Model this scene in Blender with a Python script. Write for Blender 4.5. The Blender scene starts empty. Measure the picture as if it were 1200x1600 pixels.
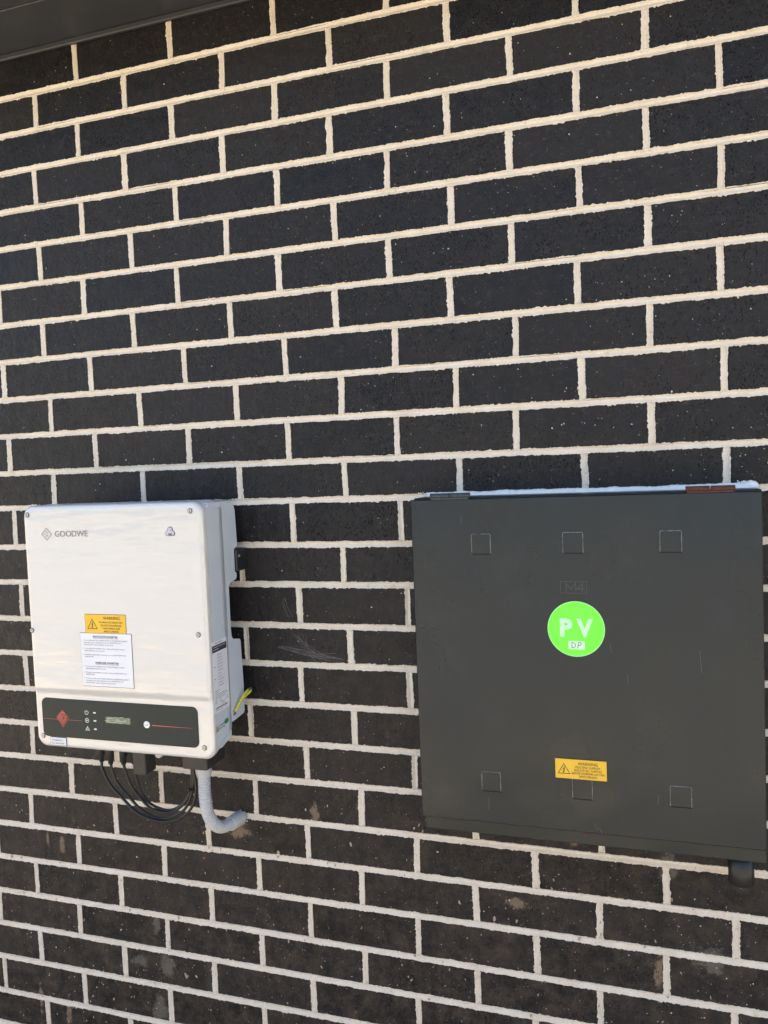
import bpy, math, random
from mathutils import Vector, Matrix
import mathutils.geometry as mgeo

random.seed(7)
scene = bpy.context.scene
COL = scene.collection

# ------------------------------------------------------------------ camera, sky, sun, exposure
cam_data = bpy.data.cameras.new('camera')
cam = bpy.data.objects.new('camera', cam_data)
COL.objects.link(cam)
cam_data.sensor_fit = 'VERTICAL'
cam_data.sensor_height = 24.0
cam_data.lens = 18.575
cam_data.clip_start = 0.02
cam_data.clip_end = 500
right = Vector((0.95034764, 0.30868451, -0.03941125))
down = Vector((-0.02083346, -0.06325143, -0.99778015))
fwd = Vector((-0.31049209, 0.94905908, -0.05367988))
m = Matrix((right, -down, -fwd)).transposed().to_4x4()
m.translation = Vector((1.29884, -1.51724, 1.62454))
cam.matrix_world = m
scene.camera = cam

SUN_EL = math.radians(58)
SUN_AZ = math.radians(-28)          # from +Y (behind the wall), turned to the left
sun_dir = Vector((math.sin(SUN_AZ) * math.cos(SUN_EL), math.cos(SUN_AZ) * math.cos(SUN_EL), math.sin(SUN_EL)))
world = bpy.data.worlds.new('World')
scene.world = world
world.use_nodes = True
wn = world.node_tree.nodes
sky = wn.new('ShaderNodeTexSky')
sky.sky_type = 'NISHITA'
sky.sun_disc = False
sky.sun_elevation = SUN_EL
sky.sun_rotation = SUN_AZ
sky.air_density = 1.0
sky.dust_density = 3.0
sky.ozone_density = 0.6
wn['Background'].inputs['Strength'].default_value = 0.15
world.node_tree.links.new(sky.outputs[0], wn['Background'].inputs['Color'])
sun_data = bpy.data.lights.new('sun', 'SUN')
sun_data.energy = 4.5
sun_data.angle = math.radians(0.5)
sun_data.color = (1.0, 0.93, 0.83)
sun = bpy.data.objects.new('sun', sun_data)
COL.objects.link(sun)
sun.rotation_mode = 'QUATERNION'
sun.rotation_quaternion = sun_dir.to_track_quat('Z', 'Y')
scene.view_settings.view_transform = 'Standard'
scene.view_settings.look = 'None'
scene.view_settings.gamma = 1
scene.view_settings.use_curve_mapping = False
scene.view_settings.exposure = 1.66


# ------------------------------------------------------------------ materials
class NT:
    def __init__(s, name):
        s.m = bpy.data.materials.new(name)
        s.m.use_nodes = True
        s.t = s.m.node_tree
        s.b = s.t.nodes['Principled BSDF']

    def n(s, kind, **kw):
        nd = s.t.nodes.new(kind)
        for k, v in kw.items():
            if k[0] == '_':
                nd.inputs[int(k[1:])].default_value = v
            elif hasattr(nd, k):
                setattr(nd, k, v)
            else:
                nd.inputs[k].default_value = v
        return nd

    def l(s, a, b):
        s.t.links.new(a, b)

    def math(s, op, a, b=None, clamp=False):
        nd = s.t.nodes.new('ShaderNodeMath')
        nd.operation = op
        nd.use_clamp = clamp
        for i, v in enumerate((a, b)):
            if v is None:
                continue
            if isinstance(v, (int, float)):
                nd.inputs[i].default_value = v
            else:
                s.l(v, nd.inputs[i])
        return nd.outputs[0]

    def mapr(s, v, a, b, c=0.0, d=1.0):
        nd = s.t.nodes.new('ShaderNodeMapRange')
        nd.inputs[1].default_value = a
        nd.inputs[2].default_value = b
        nd.inputs[3].default_value = c
        nd.inputs[4].default_value = d
        s.l(v, nd.inputs[0])
        return nd.outputs[0]

    def mix(s, f, a, b):
        nd = s.t.nodes.new('ShaderNodeMix')
        nd.data_type = 'RGBA'
        if isinstance(f, (int, float)):
            nd.inputs[0].default_value = f
        else:
            s.l(f, nd.inputs[0])
        for i, v in ((6, a), (7, b)):
            if isinstance(v, tuple):
                nd.inputs[i].default_value = (*v, 1)
            else:
                s.l(v, nd.inputs[i])
        return nd.outputs[2]

    def noise(s, vec, scale, detail=3, rough=0.55, out=0):
        nd = s.n('ShaderNodeTexNoise', Scale=scale, Detail=detail, Roughness=rough)
        if vec is not None:
            s.l(vec, nd.inputs['Vector'])
        return nd.outputs[out]

    def mapping(s, vec, scale=(1, 1, 1), rot=(0, 0, 0), loc=(0, 0, 0)):
        nd = s.n('ShaderNodeMapping')
        nd.inputs['Scale'].default_value = scale
        nd.inputs['Rotation'].default_value = rot
        nd.inputs['Location'].default_value = loc
        s.l(vec, nd.inputs['Vector'])
        return nd.outputs[0]

    def bump(s, h, strength, dist, chain=None):
        nd = s.n('ShaderNodeBump', Strength=strength, Distance=dist)
        s.l(h, nd.inputs['Height'])
        if chain is not None:
            s.l(chain, nd.inputs['Normal'])
        return nd.outputs[0]


def simple(name, col, rough=0.5, metal=0.0, spec=0.5, coat=0.0, nscale=None, nvar=0.0, bumpd=0.0, bscale=400):
    t = NT(name)
    t.b.inputs['Roughness'].default_value = rough
    t.b.inputs['Metallic'].default_value = metal
    t.b.inputs['Specular IOR Level'].default_value = spec
    t.b.inputs['Coat Weight'].default_value = coat
    t.b.inputs['Base Color'].default_value = (*col, 1)
    g = t.n('ShaderNodeNewGeometry')
    if nscale:
        f = t.noise(g.outputs['Position'], nscale, 4)
        f = t.mapr(f, 0.3, 0.7)
        c = t.mix(f, tuple(x * (1 - nvar) for x in col), tuple(min(1, x * (1 + nvar)) for x in col))
        t.l(c, t.b.inputs['Base Color'])
    if bumpd:
        h = t.noise(g.outputs['Position'], bscale, 3)
        t.l(t.bump(h, 0.6, bumpd), t.b.inputs['Normal'])
    return t.m


def stain_masks(t, pos, spots):
    """ellipses on the wall (x, z, half width, half height), broken up by noise"""
    sep = t.n('ShaderNodeSeparateXYZ')
    t.l(pos, sep.inputs[0])
    brk = t.noise(pos, 55, 5, 0.7)
    brk2 = t.noise(pos, 260, 3, 0.7)
    tot = None
    for x, z, a, b in spots:
        dx = t.math('DIVIDE', t.math('SUBTRACT', sep.outputs[0], x), a)
        dz = t.math('DIVIDE', t.math('SUBTRACT', sep.outputs[2], z), b)
        r = t.math('SQRT', t.math('ADD', t.math('MULTIPLY', dx, dx), t.math('MULTIPLY', dz, dz)))
        v = t.math('SUBTRACT', 1.15, r)
        tot = v if tot is None else t.math('MAXIMUM', tot, v)
    tot = t.math('ADD', tot, t.math('MULTIPLY', t.math('SUBTRACT', brk, 0.5), 2.6))
    tot = t.math('ADD', tot, t.math('MULTIPLY', t.math('SUBTRACT', brk2, 0.5), 1.0))
    return t.mapr(tot, 0.35, 0.75), sep


def brick_material():
    t = NT('black_brick')
    g = t.n('ShaderNodeNewGeometry')
    pos = g.outputs['Position']
    oi = t.n('ShaderNodeObjectInfo')
    rnd = oi.outputs['Random']
    # colour
    ofs0 = t.n('ShaderNodeVectorMath', operation='ADD')
    t.l(pos, ofs0.inputs[0])
    cb0 = t.n('ShaderNodeCombineXYZ')
    t.l(t.math('MULTIPLY', rnd, 53.0), cb0.inputs[1])
    t.l(cb0.outputs[0], ofs0.inputs[1])
    off0 = ofs0.outputs[0]
    base = t.mix(rnd, (0.0025, 0.0038, 0.0062), (0.0190, 0.0172, 0.0172))
    blot = t.mapr(t.noise(pos, 22, 5, 0.65), 0.35, 0.75)
    base = t.mix(blot, base, (0.0175, 0.0135, 0.012))
    scuff = t.mapr(t.noise(t.mapping(pos, (1, 1, 1.6)), 60, 6, 0.8), 0.54, 0.76)
    base = t.mix(t.math('MULTIPLY', scuff, 0.65), base, (0.075, 0.070, 0.066))
    # fine pale grains
    vo = t.n('ShaderNodeTexVoronoi', Scale=270.0)
    t.l(pos, vo.inputs['Vector'])
    grain = t.mapr(vo.outputs['Distance'], 0.12, 0.24, 1.0, 0.0)
    sel = t.mapr(t.noise(pos, 40, 3), 0.48, 0.66)
    cs = t.n('ShaderNodeSeparateColor')
    t.l(vo.outputs['Color'], cs.inputs[0])
    pick = t.math('GREATER_THAN', cs.outputs[0], 0.74)
    grain = t.math('MULTIPLY', t.math('MULTIPLY', grain, pick), sel)
    base = t.mix(t.math('MULTIPLY', grain, 0.8), base, (0.26, 0.23, 0.19))
    # splashed dirt near the ground
    sep0 = t.n('ShaderNodeSeparateXYZ')
    t.l(pos, sep0.inputs[0])
    low = t.mapr(sep0.outputs[2], 1.5, 0.5, 0.0, 1.0)
    dirt = t.mapr(t.noise(pos, 24, 7, 0.8), 0.44, 0.70)
    dirt = t.math('MULTIPLY', t.math('MULTIPLY', dirt, low), 0.95)
    base = t.mix(dirt, base, (0.085, 0.062, 0.044))
    smear = t.mapr(t.noise(t.mapping(off0, (1.0, 1.0, .45)), 34, 6, 0.8), 0.60, 0.74)
    base = t.mix(t.math('MULTIPLY', t.math('MULTIPLY', smear, low), 0.55), base, (0.13, 0.105, 0.08))
    tan, _ = stain_masks(t, pos, [(-.042, .757, .010, .028), (-.085, .765, .006, .022), (1.312, .66, .014, .045),
                                  (-.135, .36, .008, .045), (-.055, .34, .012, .05), (.439, .842, .035, .022), (1.16, .90, .02, .02),
                                  (.62, .90, .012, .03), (1.045, .76, .03, .014)])
    base = t.mix(t.math('MULTIPLY', tan, 0.9), base, (0.20, 0.145, 0.10))
    grey, _ = stain_masks(t, pos, [(.233, .50, .028, .042), (.206, .39, .03, .05), (.21, .60, .014, .04), (1.40, .70, .04, .035),
                                   (1.33, .87, .03, .03), (.16, .50, .03, .02)])
    base = t.mix(t.math('MULTIPLY', grey, 0.8), base, (0.13, 0.115, 0.095))
    t.l(base, t.b.inputs['Base Color'])
    # relief: drag pits of the wirecut face, slightly slanted, and fine grit
    off = t.n('ShaderNodeVectorMath', operation='ADD')
    t.l(pos, off.inputs[0])
    comb = t.n('ShaderNodeCombineXYZ')
    t.l(t.math('MULTIPLY', rnd, 37.0), comb.inputs[1])
    t.l(comb.outputs[0], off.inputs[1])
    v2 = t.n('ShaderNodeTexVoronoi', Scale=1.0, Randomness=1.0)
    t.l(t.mapping(off.outputs[0], (300, 300, 150), (0, math.radians(-18), 0)), v2.inputs['Vector'])
    pit = t.mapr(v2.outputs['Distance'], 0.12, 0.34)
    cs2 = t.n('ShaderNodeSeparateColor')
    t.l(v2.outputs['Color'], cs2.inputs[0])
    psel = t.mapr(t.noise(off.outputs[0], 26, 3), 0.40, 0.60)
    pp = t.math('MULTIPLY', t.math('GREATER_THAN', cs2.outputs[1], 0.50), psel)
    pit = t.math('SUBTRACT', 1.0, t.math('MULTIPLY', t.math('SUBTRACT', 1.0, pit), pp))
    grit = t.noise(off.outputs[0], 520, 3, 0.7)
    wav = t.noise(t.mapping(off.outputs[0], (1, 1, .6)), 45, 4, 0.6)
    b1 = t.bump(wav, 0.8, 0.0042)
    b2 = t.bump(grit, 0.7, 0.0012, b1)
    b3 = t.bump(pit, 1.0, 0.0036, b2)
    t.l(b3, t.b.inputs['Normal'])
    rr = t.mapr(t.noise(pos, 35, 4), 0.3, 0.7, 0.30, 0.50)
    rr = t.math('ADD', rr, t.math('MULTIPLY', dirt, 0.4))
    rr = t.math('ADD', rr, t.mapr(rnd, 0, 1, -0.06, 0.10))
    t.l(rr, t.b.inputs['Roughness'])
    t.b.inputs['Specular IOR Level'].default_value = 0.27
    return t.m


def mortar_material():
    t = NT('cream_mortar')
    g = t.n('ShaderNodeNewGeometry')
    pos = g.outputs['Position']
    f = t.mapr(t.noise(pos, 18, 5, 0.7), 0.3, 0.7)
    c = t.mix(f, (0.68, 0.60, 0.49), (0.78, 0.715, 0.615))
    d = t.mapr(t.noise(pos, 330, 3, 0.7), 0.60, 0.74)
    c = t.mix(t.math('MULTIPLY', d, 0.55), c, (0.22, 0.17, 0.13))
    br = t.mapr(t.noise(pos, 45, 4, 0.7), 0.62, 0.75)
    c = t.mix(t.math('MULTIPLY', br, 0.5), c, (0.36, 0.26, 0.18))
    t.l(c, t.b.inputs['Base Color'])
    t.b.inputs['Roughness'].default_value = 0.95
    t.b.inputs['Specular IOR Level'].default_value = 0.2
    h = t.noise(pos, 600, 4, 0.75)
    h2 = t.noise(pos, 130, 3, 0.6)
    t.l(t.bump(h2, 0.6, 0.0025, t.bump(h, 0.7, 0.0012)), t.b.inputs['Normal'])
    return t.m


def door_material(name, col, rough, streak=(260, 260, 5), strength=0.07):
    t = NT(name)
    g = t.n('ShaderNodeNewGeometry')
    pos = g.outputs['Position']
    st = t.noise(t.mapping(pos, streak), 1.0, 4, 0.6)
    big = t.noise(pos, 5, 4, 0.6)
    c = t.mix(t.mapr(st, 0.3, 0.7), tuple(x * 0.93 for x in col), tuple(x * 1.08 for x in col))
    sm = t.mapr(t.noise(pos, 14, 3, 0.6), 0.55, 0.85)
    c = t.mix(t.math('MULTIPLY', sm, 0.07), c, (0.16, 0.155, 0.15))
    c = t.mix(t.math('MULTIPLY', t.mapr(big, 0.4, 0.7), 0.3), c, tuple(x * 0.85 for x in col))
    t.l(c, t.b.inputs['Base Color'])
    r = t.mapr(t.noise(pos, 7, 3, 0.5), 0.3, 0.7, rough - 0.05, rough + 0.12)
    t.l(r, t.b.inputs['Roughness'])
    t.b.inputs['Specular IOR Level'].default_value = 0.46
    b1 = t.bump(t.noise(pos, 6, 2, 0.4), 0.5, 0.01)
    b1 = t.bump(t.noise(pos, 2.5, 2, 0.4), 0.6, 0.03, b1)
    st1 = t.noise(t.mapping(pos, streak), 1.0, 1, 0.4)
    t.l(t.bump(st1, strength, 0.0006, b1), t.b.inputs['Normal'])
    return t.m


def white_enamel():
    t = NT('white_enamel')
    g = t.n('ShaderNodeNewGeometry')
    pos = g.outputs['Position']
    t.b.inputs['Base Color'].default_value = (0.605, 0.595, 0.565, 1)
    t.b.inputs['Roughness'].default_value = 0.25
    t.b.inputs['Specular IOR Level'].default_value = 0.5
    t.b.inputs['Coat Weight'].default_value = 1.0
    t.b.inputs['Coat Roughness'].default_value = 0.025
    t.b.inputs['Coat IOR'].default_value = 1.9
    b = t.bump(t.noise(t.mapping(pos, (.28, 1, 1)), 16, 3, 0.55), 0.8, 0.006)
    b = t.bump(t.noise(pos, 420, 2, 0.5), 0.25, 0.0003, b)
    t.l(b, t.b.inputs['Normal'])
    t.l(b, t.b.inputs['Coat Normal'])
    return t.m


def two_tone_wire():
    t = NT('green_yellow_insulation')
    tc = t.n('ShaderNodeTexCoord')
    sep = t.n('ShaderNodeSeparateXYZ')
    t.l(tc.outputs['Generated'], sep.inputs[0])
    s2 = t.n('ShaderNodeNewGeometry')
    sp = t.n('ShaderNodeSeparateXYZ')
    t.l(s2.outputs['Normal'], sp.inputs[0])
    v = t.math('ADD', sp.outputs[1], t.math('MULTIPLY', sep.outputs[2], 0.2))
    f = t.math('LESS_THAN', v, 0.0)
    t.l(t.mix(f, (0.03, 0.20, 0.07), (0.72, 0.60, 0.05)), t.b.inputs['Base Color'])
    t.b.inputs['Roughness'].default_value = 0.4
    return t.m


def rust_material():
    t = NT('rusted_steel')
    g = t.n('ShaderNodeNewGeometry')
    pos = g.outputs['Position']
    f = t.mapr(t.noise(pos, 320, 5, 0.7), 0.35, 0.65)
    t.l(t.mix(f, (0.045, 0.018, 0.013), (0.12, 0.043, 0.028)), t.b.inputs['Base Color'])
    t.b.inputs['Roughness'].default_value = 0.85
    t.l(t.bump(t.noise(pos, 600, 3), 0.7, 0.0008), t.b.inputs['Normal'])
    return t.m


def ground_material():
    t = NT('concrete_path')
    g = t.n('ShaderNodeNewGeometry')
    pos = g.outputs['Position']
    f = t.mapr(t.noise(pos, 3, 6, 0.7), 0.3, 0.7)
    c = t.mix(f, (0.40, 0.33, 0.225), (0.50, 0.42, 0.30))
    s = t.mapr(t.noise(pos, 90, 3, 0.7), 0.55, 0.75)
    c = t.mix(t.math('MULTIPLY', s, 0.4), c, (0.22, 0.18, 0.13))
    t.l(c, t.b.inputs['Base Color'])
    t.b.inputs['Roughness'].default_value = 0.9
    t.l(t.bump(t.noise(pos, 60, 4, 0.7), 0.5, 0.004), t.b.inputs['Normal'])
    return t.m


M = dict(
    brick=brick_material(), mortar=mortar_material(), white=white_enamel(),
    door=door_material('charcoal_door_paint', (0.005, 0.0125, 0.0175), 0.27),
    body=door_material('charcoal_box_paint', (0.013, 0.019, 0.019), 0.30, (5, 260, 260), 0.07),
    side=simple('sky_shaded_coat', (0.57, 0.61, 0.655), 0.38, nscale=6, nvar=0.04, bumpd=0.0002, bscale=900),  # the white unit's coat with bluish sky shade put into the colour
    black=simple('black_plastic', (0.022, 0.023, 0.023), 0.42, nscale=60, nvar=0.2, bumpd=0.0003),
    panel=simple('display_film', (0.014, 0.024, 0.025), 0.33, spec=0.3, nscale=30, nvar=0.06),
    cable=simple('black_cable', (0.009, 0.010, 0.010), 0.36, nscale=80, nvar=0.2),
    red=simple('red_print', (0.62, 0.13, 0.10), 0.5), darkred=simple('dark_red_print', (0.12, 0.02, 0.02), 0.5),
    paint_white=simple('white_print', (0.8, 0.8, 0.78), 0.5), grey_line=simple('grey_print', (0.30, 0.29, 0.28), 0.5),
    ink=simple('black_print', (0.03, 0.03, 0.032), 0.6), navy=simple('navy_print', (0.05, 0.055, 0.12), 0.5),
    softink=simple('faded_print', (0.10, 0.10, 0.105), 0.6),
    chrome=simple('brushed_letters', (0.25, 0.24, 0.235), 0.3, metal=0.7),
    steel=simple('screw_steel', (0.50, 0.49, 0.47), 0.35, metal=0.9, nscale=300, nvar=0.2),
    dark_hole=simple('dark_recess', (0.05, 0.05, 0.05), 0.6),
    yellow=simple('yellow_label', (0.80, 0.48, 0.03), 0.42, nscale=20, nvar=0.04),
    edge=simple('dark_label_edge', (0.05, 0.035, 0.02), 0.6),
    label=simple('white_label', (0.76, 0.76, 0.78), 0.45, nscale=15, nvar=0.03),
    greenring=simple('green_sticker', (0.17, 0.93, 0.05), 0.42, nscale=8, nvar=0.02),
    palegreen=simple('pale_green_print', (0.55, 0.88, 0.55), 0.45),
    paper=simple('pale_tape', (0.62, 0.86, 0.62), 0.55),
    lcd=simple('display_glass', (0.14, 0.19, 0.12), 0.2, nscale=200, nvar=0.35),
    lcdlight=simple('torn_film', (0.45, 0.5, 0.38), 0.35, nscale=300, nvar=0.3),
    ovalgreen=simple('green_seal', (0.03, 0.22, 0.08), 0.5),
    conduit=simple('grey_conduit_plastic', (0.50, 0.50, 0.49), 0.42, nscale=50, nvar=0.05),
    silicone=simple('white_silicone', (0.86, 0.84, 0.80), 0.45, nscale=120, nvar=0.08, bumpd=0.0006, bscale=300),
    doorscratch=simple('fine_scratch', (0.11, 0.11, 0.11), 0.5),
    emblem=simple('pressed_paint', (0.045, 0.047, 0.047), 0.3),
    edge_sheen=simple('painted_edge_sheen', (0.115, 0.125, 0.125), 0.3, nscale=110, nvar=0.9),  # lighter tone standing for light caught on the pressed edges
    rust=rust_material(), hinge=simple('painted_hinge', (0.035, 0.043, 0.040), 0.4, nscale=200, nvar=0.3, bumpd=0.0003),
    earth=two_tone_wire(), lug=simple('copper_lug', (0.42, 0.40, 0.36), 0.35, metal=0.9),
    speck=simple('dried_mortar_speck', (0.62, 0.56, 0.47), 0.95, nscale=40, nvar=0.25),
    tanspeck=simple('dried_mud_speck', (0.40, 0.32, 0.22), 0.95, nscale=60, nvar=0.35),
    scratch=simple('scratched_brick', (0.17, 0.16, 0.155), 0.8),
    soffit=simple('dark_eave_lining', (0.040, 0.043, 0.048), 0.45, nscale=10, nvar=0.1),
    ground=ground_material(), fence=simple('bounce_fence_paint', (0.64, 0.60, 0.53), 0.5, nscale=4, nvar=0.08),
    roof=simple('roof_steel', (0.10, 0.105, 0.11), 0.5, nscale=3, nvar=0.1),
)


# ------------------------------------------------------------------ helpers
class MB:
    """collects faces; build() links them as one mesh object"""
    def __init__(s):
        s.v = []; s.f = []; s.smooth = []

    def add(s, vs, fs, smooth=False):
        o = len(s.v)
        s.v += [tuple(v) for v in vs]
        s.f += [tuple(i + o for i in f) for f in fs]
        s.smooth += [smooth] * len(fs)
        return s

    def box(s, x0, x1, y0, y1, z0, z1):
        return s.add([(x0, y0, z0), (x1, y0, z0), (x1, y1, z0), (x0, y1, z0), (x0, y0, z1), (x1, y0, z1), (x1, y1, z1), (x0, y1, z1)],
                     [(0, 3, 2, 1), (4, 5, 6, 7), (0, 1, 5, 4), (1, 2, 6, 5), (2, 3, 7, 6), (3, 0, 4, 7)])

    def bevbox(s, x0, x1, y0, y1, z0, z1, b):
        """box with all twelve edges chamfered"""
        X = (x0, x1); Y = (y0, y1); Z = (z0, z1)
        vs = []; idx = {}
        for i in (0, 1):
            for j in (0, 1):
                for k in (0, 1):
                    sx = b if i == 0 else -b; sy = b if j == 0 else -b; sz = b if k == 0 else -b
                    for ax in range(3):
                        p = [X[i] + sx, Y[j] + sy, Z[k] + sz]
                        p[ax] = (X[i], Y[j], Z[k])[ax]
                        idx[(i, j, k, ax)] = len(vs); vs.append(tuple(p))
        fs = []
        q = [(0, 0), (1, 0), (1, 1), (0, 1)]
        for i in (0, 1):
            fs.append([idx[(i, a, c, 0)] for a, c in (q if i else q[::-1])])
            fs.append([idx[(a, i, c, 1)] for a, c in (q[::-1] if i else q)])
            fs.append([idx[(a, c, i, 2)] for a, c in (q if i else q[::-1])])
        for i in (0, 1):
            for j in (0, 1):
                f = [idx[(i, j, 0, 0)], idx[(i, j, 1, 0)], idx[(i, j, 1, 1)], idx[(i, j, 0, 1)]]
                fs.append(f if (i != j) else f[::-1])
                f = [idx[(i, 0, j, 0)], idx[(i, 1, j, 0)], idx[(i, 1, j, 2)], idx[(i, 0, j, 2)]]
                fs.append(f if (i == j) else f[::-1])
                f = [idx[(0, i, j, 1)], idx[(1, i, j, 1)], idx[(1, i, j, 2)], idx[(0, i, j, 2)]]
                fs.append(f if (i != j) else f[::-1])
        for i in (0, 1):
            for j in (0, 1):
                for k in (0, 1):
                    f = [idx[(i, j, k, 0)], idx[(i, j, k, 1)], idx[(i, j, k, 2)]]
                    fs.append(f if (i + j + k) % 2 else f[::-1])
        return s.add(vs, fs)

    def disc(s, fr, cu, cv, r, n=24, h=0.0, ru=None):
        ru = ru or r
        vs = [fr(cu + ru * math.cos(2 * math.pi * i / n), cv + r * math.sin(2 * math.pi * i / n), h) for i in range(n)]
        return s.add(vs, [tuple(range(n))])

    def plug(s, fr, cu, cv, r, h0, h1, n=20, bev=0.0):
        rings = [(r, h0), (r, h1 - bev), (r - bev, h1)] if bev else [(r, h0), (r, h1)]
        vs = []
        for rr, h in rings:
            vs += [fr(cu + rr * math.cos(2 * math.pi * i / n), cv + rr * math.sin(2 * math.pi * i / n), h) for i in range(n)]
        fs = []
        for k in range(len(rings) - 1):
            fs += [(k * n + i, k * n + (i + 1) % n, (k + 1) * n + (i + 1) % n, (k + 1) * n + i) for i in range(n)]
        fs.append(tuple((len(rings) - 1) * n + i for i in range(n)))
        return s.add(vs, fs)

    def rect(s, fr, u0, v0, u1, v1, h=0.0):
        return s.add([fr(u0, v0, h), fr(u1, v0, h), fr(u1, v1, h), fr(u0, v1, h)], [(0, 1, 2, 3)])

    def poly(s, fr, pts, h=0.0):
        return s.add([fr(u, v, h) for u, v in pts], [tuple(range(len(pts)))])

    def slab(s, fr, pts, h0, h1, bev=0.0, inset=None):
        """flat plate with outline pts, from height h0 to h1"""
        n = len(pts)
        cu = sum(p[0] for p in pts) / n; cv = sum(p[1] for p in pts) / n
        vs = [fr(u, v, h0) for u, v in pts] + [fr(u, v, h1 - bev) for u, v in pts]
        fs = [(i, (i + 1) % n, n + (i + 1) % n, n + i) for i in range(n)]
        if bev:
            iw = inset or bev
            ins = []
            for i in range(n):
                a = Vector(pts[i - 1]); p = Vector(pts[i]); c = Vector(pts[(i + 1) % n])
                e1 = (p - a).normalized(); e2 = (c - p).normalized()
                nn = Vector((-e1.y - e2.y, e1.x + e2.x))
                nn = nn.normalized() * (iw / max(0.3, nn.length / 2)) if nn.length > 1e-6 else Vector((0, 0))
                ins.append((p.x + nn.x, p.y + nn.y))
            vs += [fr(u, v, h1) for u, v in ins]
            fs += [(n + i, n + (i + 1) % n, 2 * n + (i + 1) % n, 2 * n + i) for i in range(n)]
            fs.append(tuple(2 * n + i for i in range(n)))
        else:
            fs.append(tuple(n + i for i in range(n)))
        return s.add(vs, fs)

    def stroke(s, fr, pts, w, h=0.0, closed=False):
        """flat polyline ribbon of width w"""
        P = [Vector(p) for p in pts]
        n = len(P)
        L = []; Rr = []
        for i in range(n):
            a = P[i - 1] if (i > 0 or closed) else None
            c = P[(i + 1) % n] if (i < n - 1 or closed) else None
            d1 = (P[i] - a).normalized() if a is not None else None
            d2 = (c - P[i]).normalized() if c is not None else None
            d1 = d1 or d2; d2 = d2 or d1
            t_ = (d1 + d2)
            t_ = t_.normalized() if t_.length > 1e-6 else d1
            nn = Vector((-t_.y, t_.x)); k = max(0.4, abs(nn.dot(Vector((-d1.y, d1.x)))))
            L.append(P[i] + nn * w / 2 / k); Rr.append(P[i] - nn * w / 2 / k)
        vs = [fr(p.x, p.y, h) for p in L] + [fr(p.x, p.y, h) for p in Rr]
        m_ = n if closed else n - 1
        return s.add(vs, [(i, n + i, n + (i + 1) % n, (i + 1) % n) for i in range(m_)])

    def tube(s, path, r, n=10, radii=None, caps=True):
        P = [Vector(p) for p in path]
        up = Vector((0, 0, 1)); vs = []; prev = None
        for i, p in enumerate(P):
            d = (P[min(i + 1, len(P) - 1)] - P[max(i - 1, 0)]).normalized()
            if prev is None:
                a = d.cross(up)
                if a.length < 0.1: a = d.cross(Vector((1, 0, 0)))
                a.normalize()
            else:
                a = (prev - d * prev.dot(d)).normalized()
            prev = a; b = d.cross(a)
            rr = radii[i] if radii else r
            vs += [p + (a * math.cos(2 * math.pi * k / n) + b * math.sin(2 * math.pi * k / n)) * rr for k in range(n)]
        fs = [(i * n + k, i * n + (k + 1) % n, (i + 1) * n + (k + 1) % n, (i + 1) * n + k) for i in range(len(P) - 1) for k in range(n)]
        s.add(vs, fs, True)
        if caps:
            o = len(s.v) - len(vs)
            s.f.append(tuple(o + k for k in range(n))[::-1]); s.smooth.append(False)
            s.f.append(tuple(o + (len(P) - 1) * n + k for k in range(n))); s.smooth.append(False)
        return s

    def mesh(s, name, mat):
        me = bpy.data.meshes.new(name)
        me.from_pydata(s.v, [], s.f)
        me.polygons.foreach_set('use_smooth', s.smooth)
        me.materials.append(mat)
        me.update()
        return me

    def build(s, name, mat, parent=None):
        return link(name, s.mesh(name, mat), parent)


def link(name, me, parent=None):
    o = bpy.data.objects.new(name, me)
    COL.objects.link(o)
    if parent is not None:
        o.parent = parent
        p = parent; off = Vector((0, 0, 0))
        while p is not None:
            off += p.location; p = p.parent
        o.location = -off            # vertices are given in world space
    return o


def recentre(o, c):
    """move a mesh object's origin to the world point c (its verts stay put)"""
    c = Vector(c)
    base = Vector((0, 0, 0)); p = o.parent
    while p is not None:
        base += p.location; p = p.parent
    d = c - (base + o.location)
    o.data.transform(Matrix.Translation(-d))
    o.location = o.location + d
    return o


def thing(name, label, cat, loc, group=None):
    o = bpy.data.objects.new(name, None)
    o.empty_display_size = 0.05
    COL.objects.link(o)
    o.location = loc
    o['label'] = label; o['category'] = cat
    if group: o['group'] = group
    return o


def tag(o, label=None, cat=None, kind=None):
    if label: o['label'] = label
    if cat: o['category'] = cat
    if kind: o['kind'] = kind
    return o


def front(Y):            # a frame on a plane facing the viewer: u = x, v = z, h = height towards -Y
    return lambda u, v, h=0.0: (u, Y - h, v)


def sideframe(X):        # a frame facing +X: u = y, v = z
    return lambda u, v, h=0.0: (X + h, u, v)


def smooth_path(pts, sub=8):
    P = [Vector(p) for p in pts]
    P = [P[0] * 2 - P[1]] + P + [P[-1] * 2 - P[-2]]
    out = []
    for i in range(1, len(P) - 2):
        for k in range(sub):
            t_ = k / sub
            out.append(0.5 * ((2 * P[i]) + (P[i + 1] - P[i - 1]) * t_ + (2 * P[i - 1] - 5 * P[i] + 4 * P[i + 1] - P[i + 2]) * t_ ** 2
                              + (3 * P[i] - P[i - 1] - 3 * P[i + 1] + P[i + 2]) * t_ ** 3))
    out.append(P[-2])
    return out


def rrect(u0, v0, u1, v1, r, n=6):
    pts = []
    for cu, cv, a0 in ((u1 - r, v0 + r, -90), (u1 - r, v1 - r, 0), (u0 + r, v1 - r, 90), (u0 + r, v0 + r, 180)):
        for k in range(n + 1):
            a = math.radians(a0 + 90 * k / n)
            pts.append((cu + r * math.cos(a), cv + r * math.sin(a)))
    return pts


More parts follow.
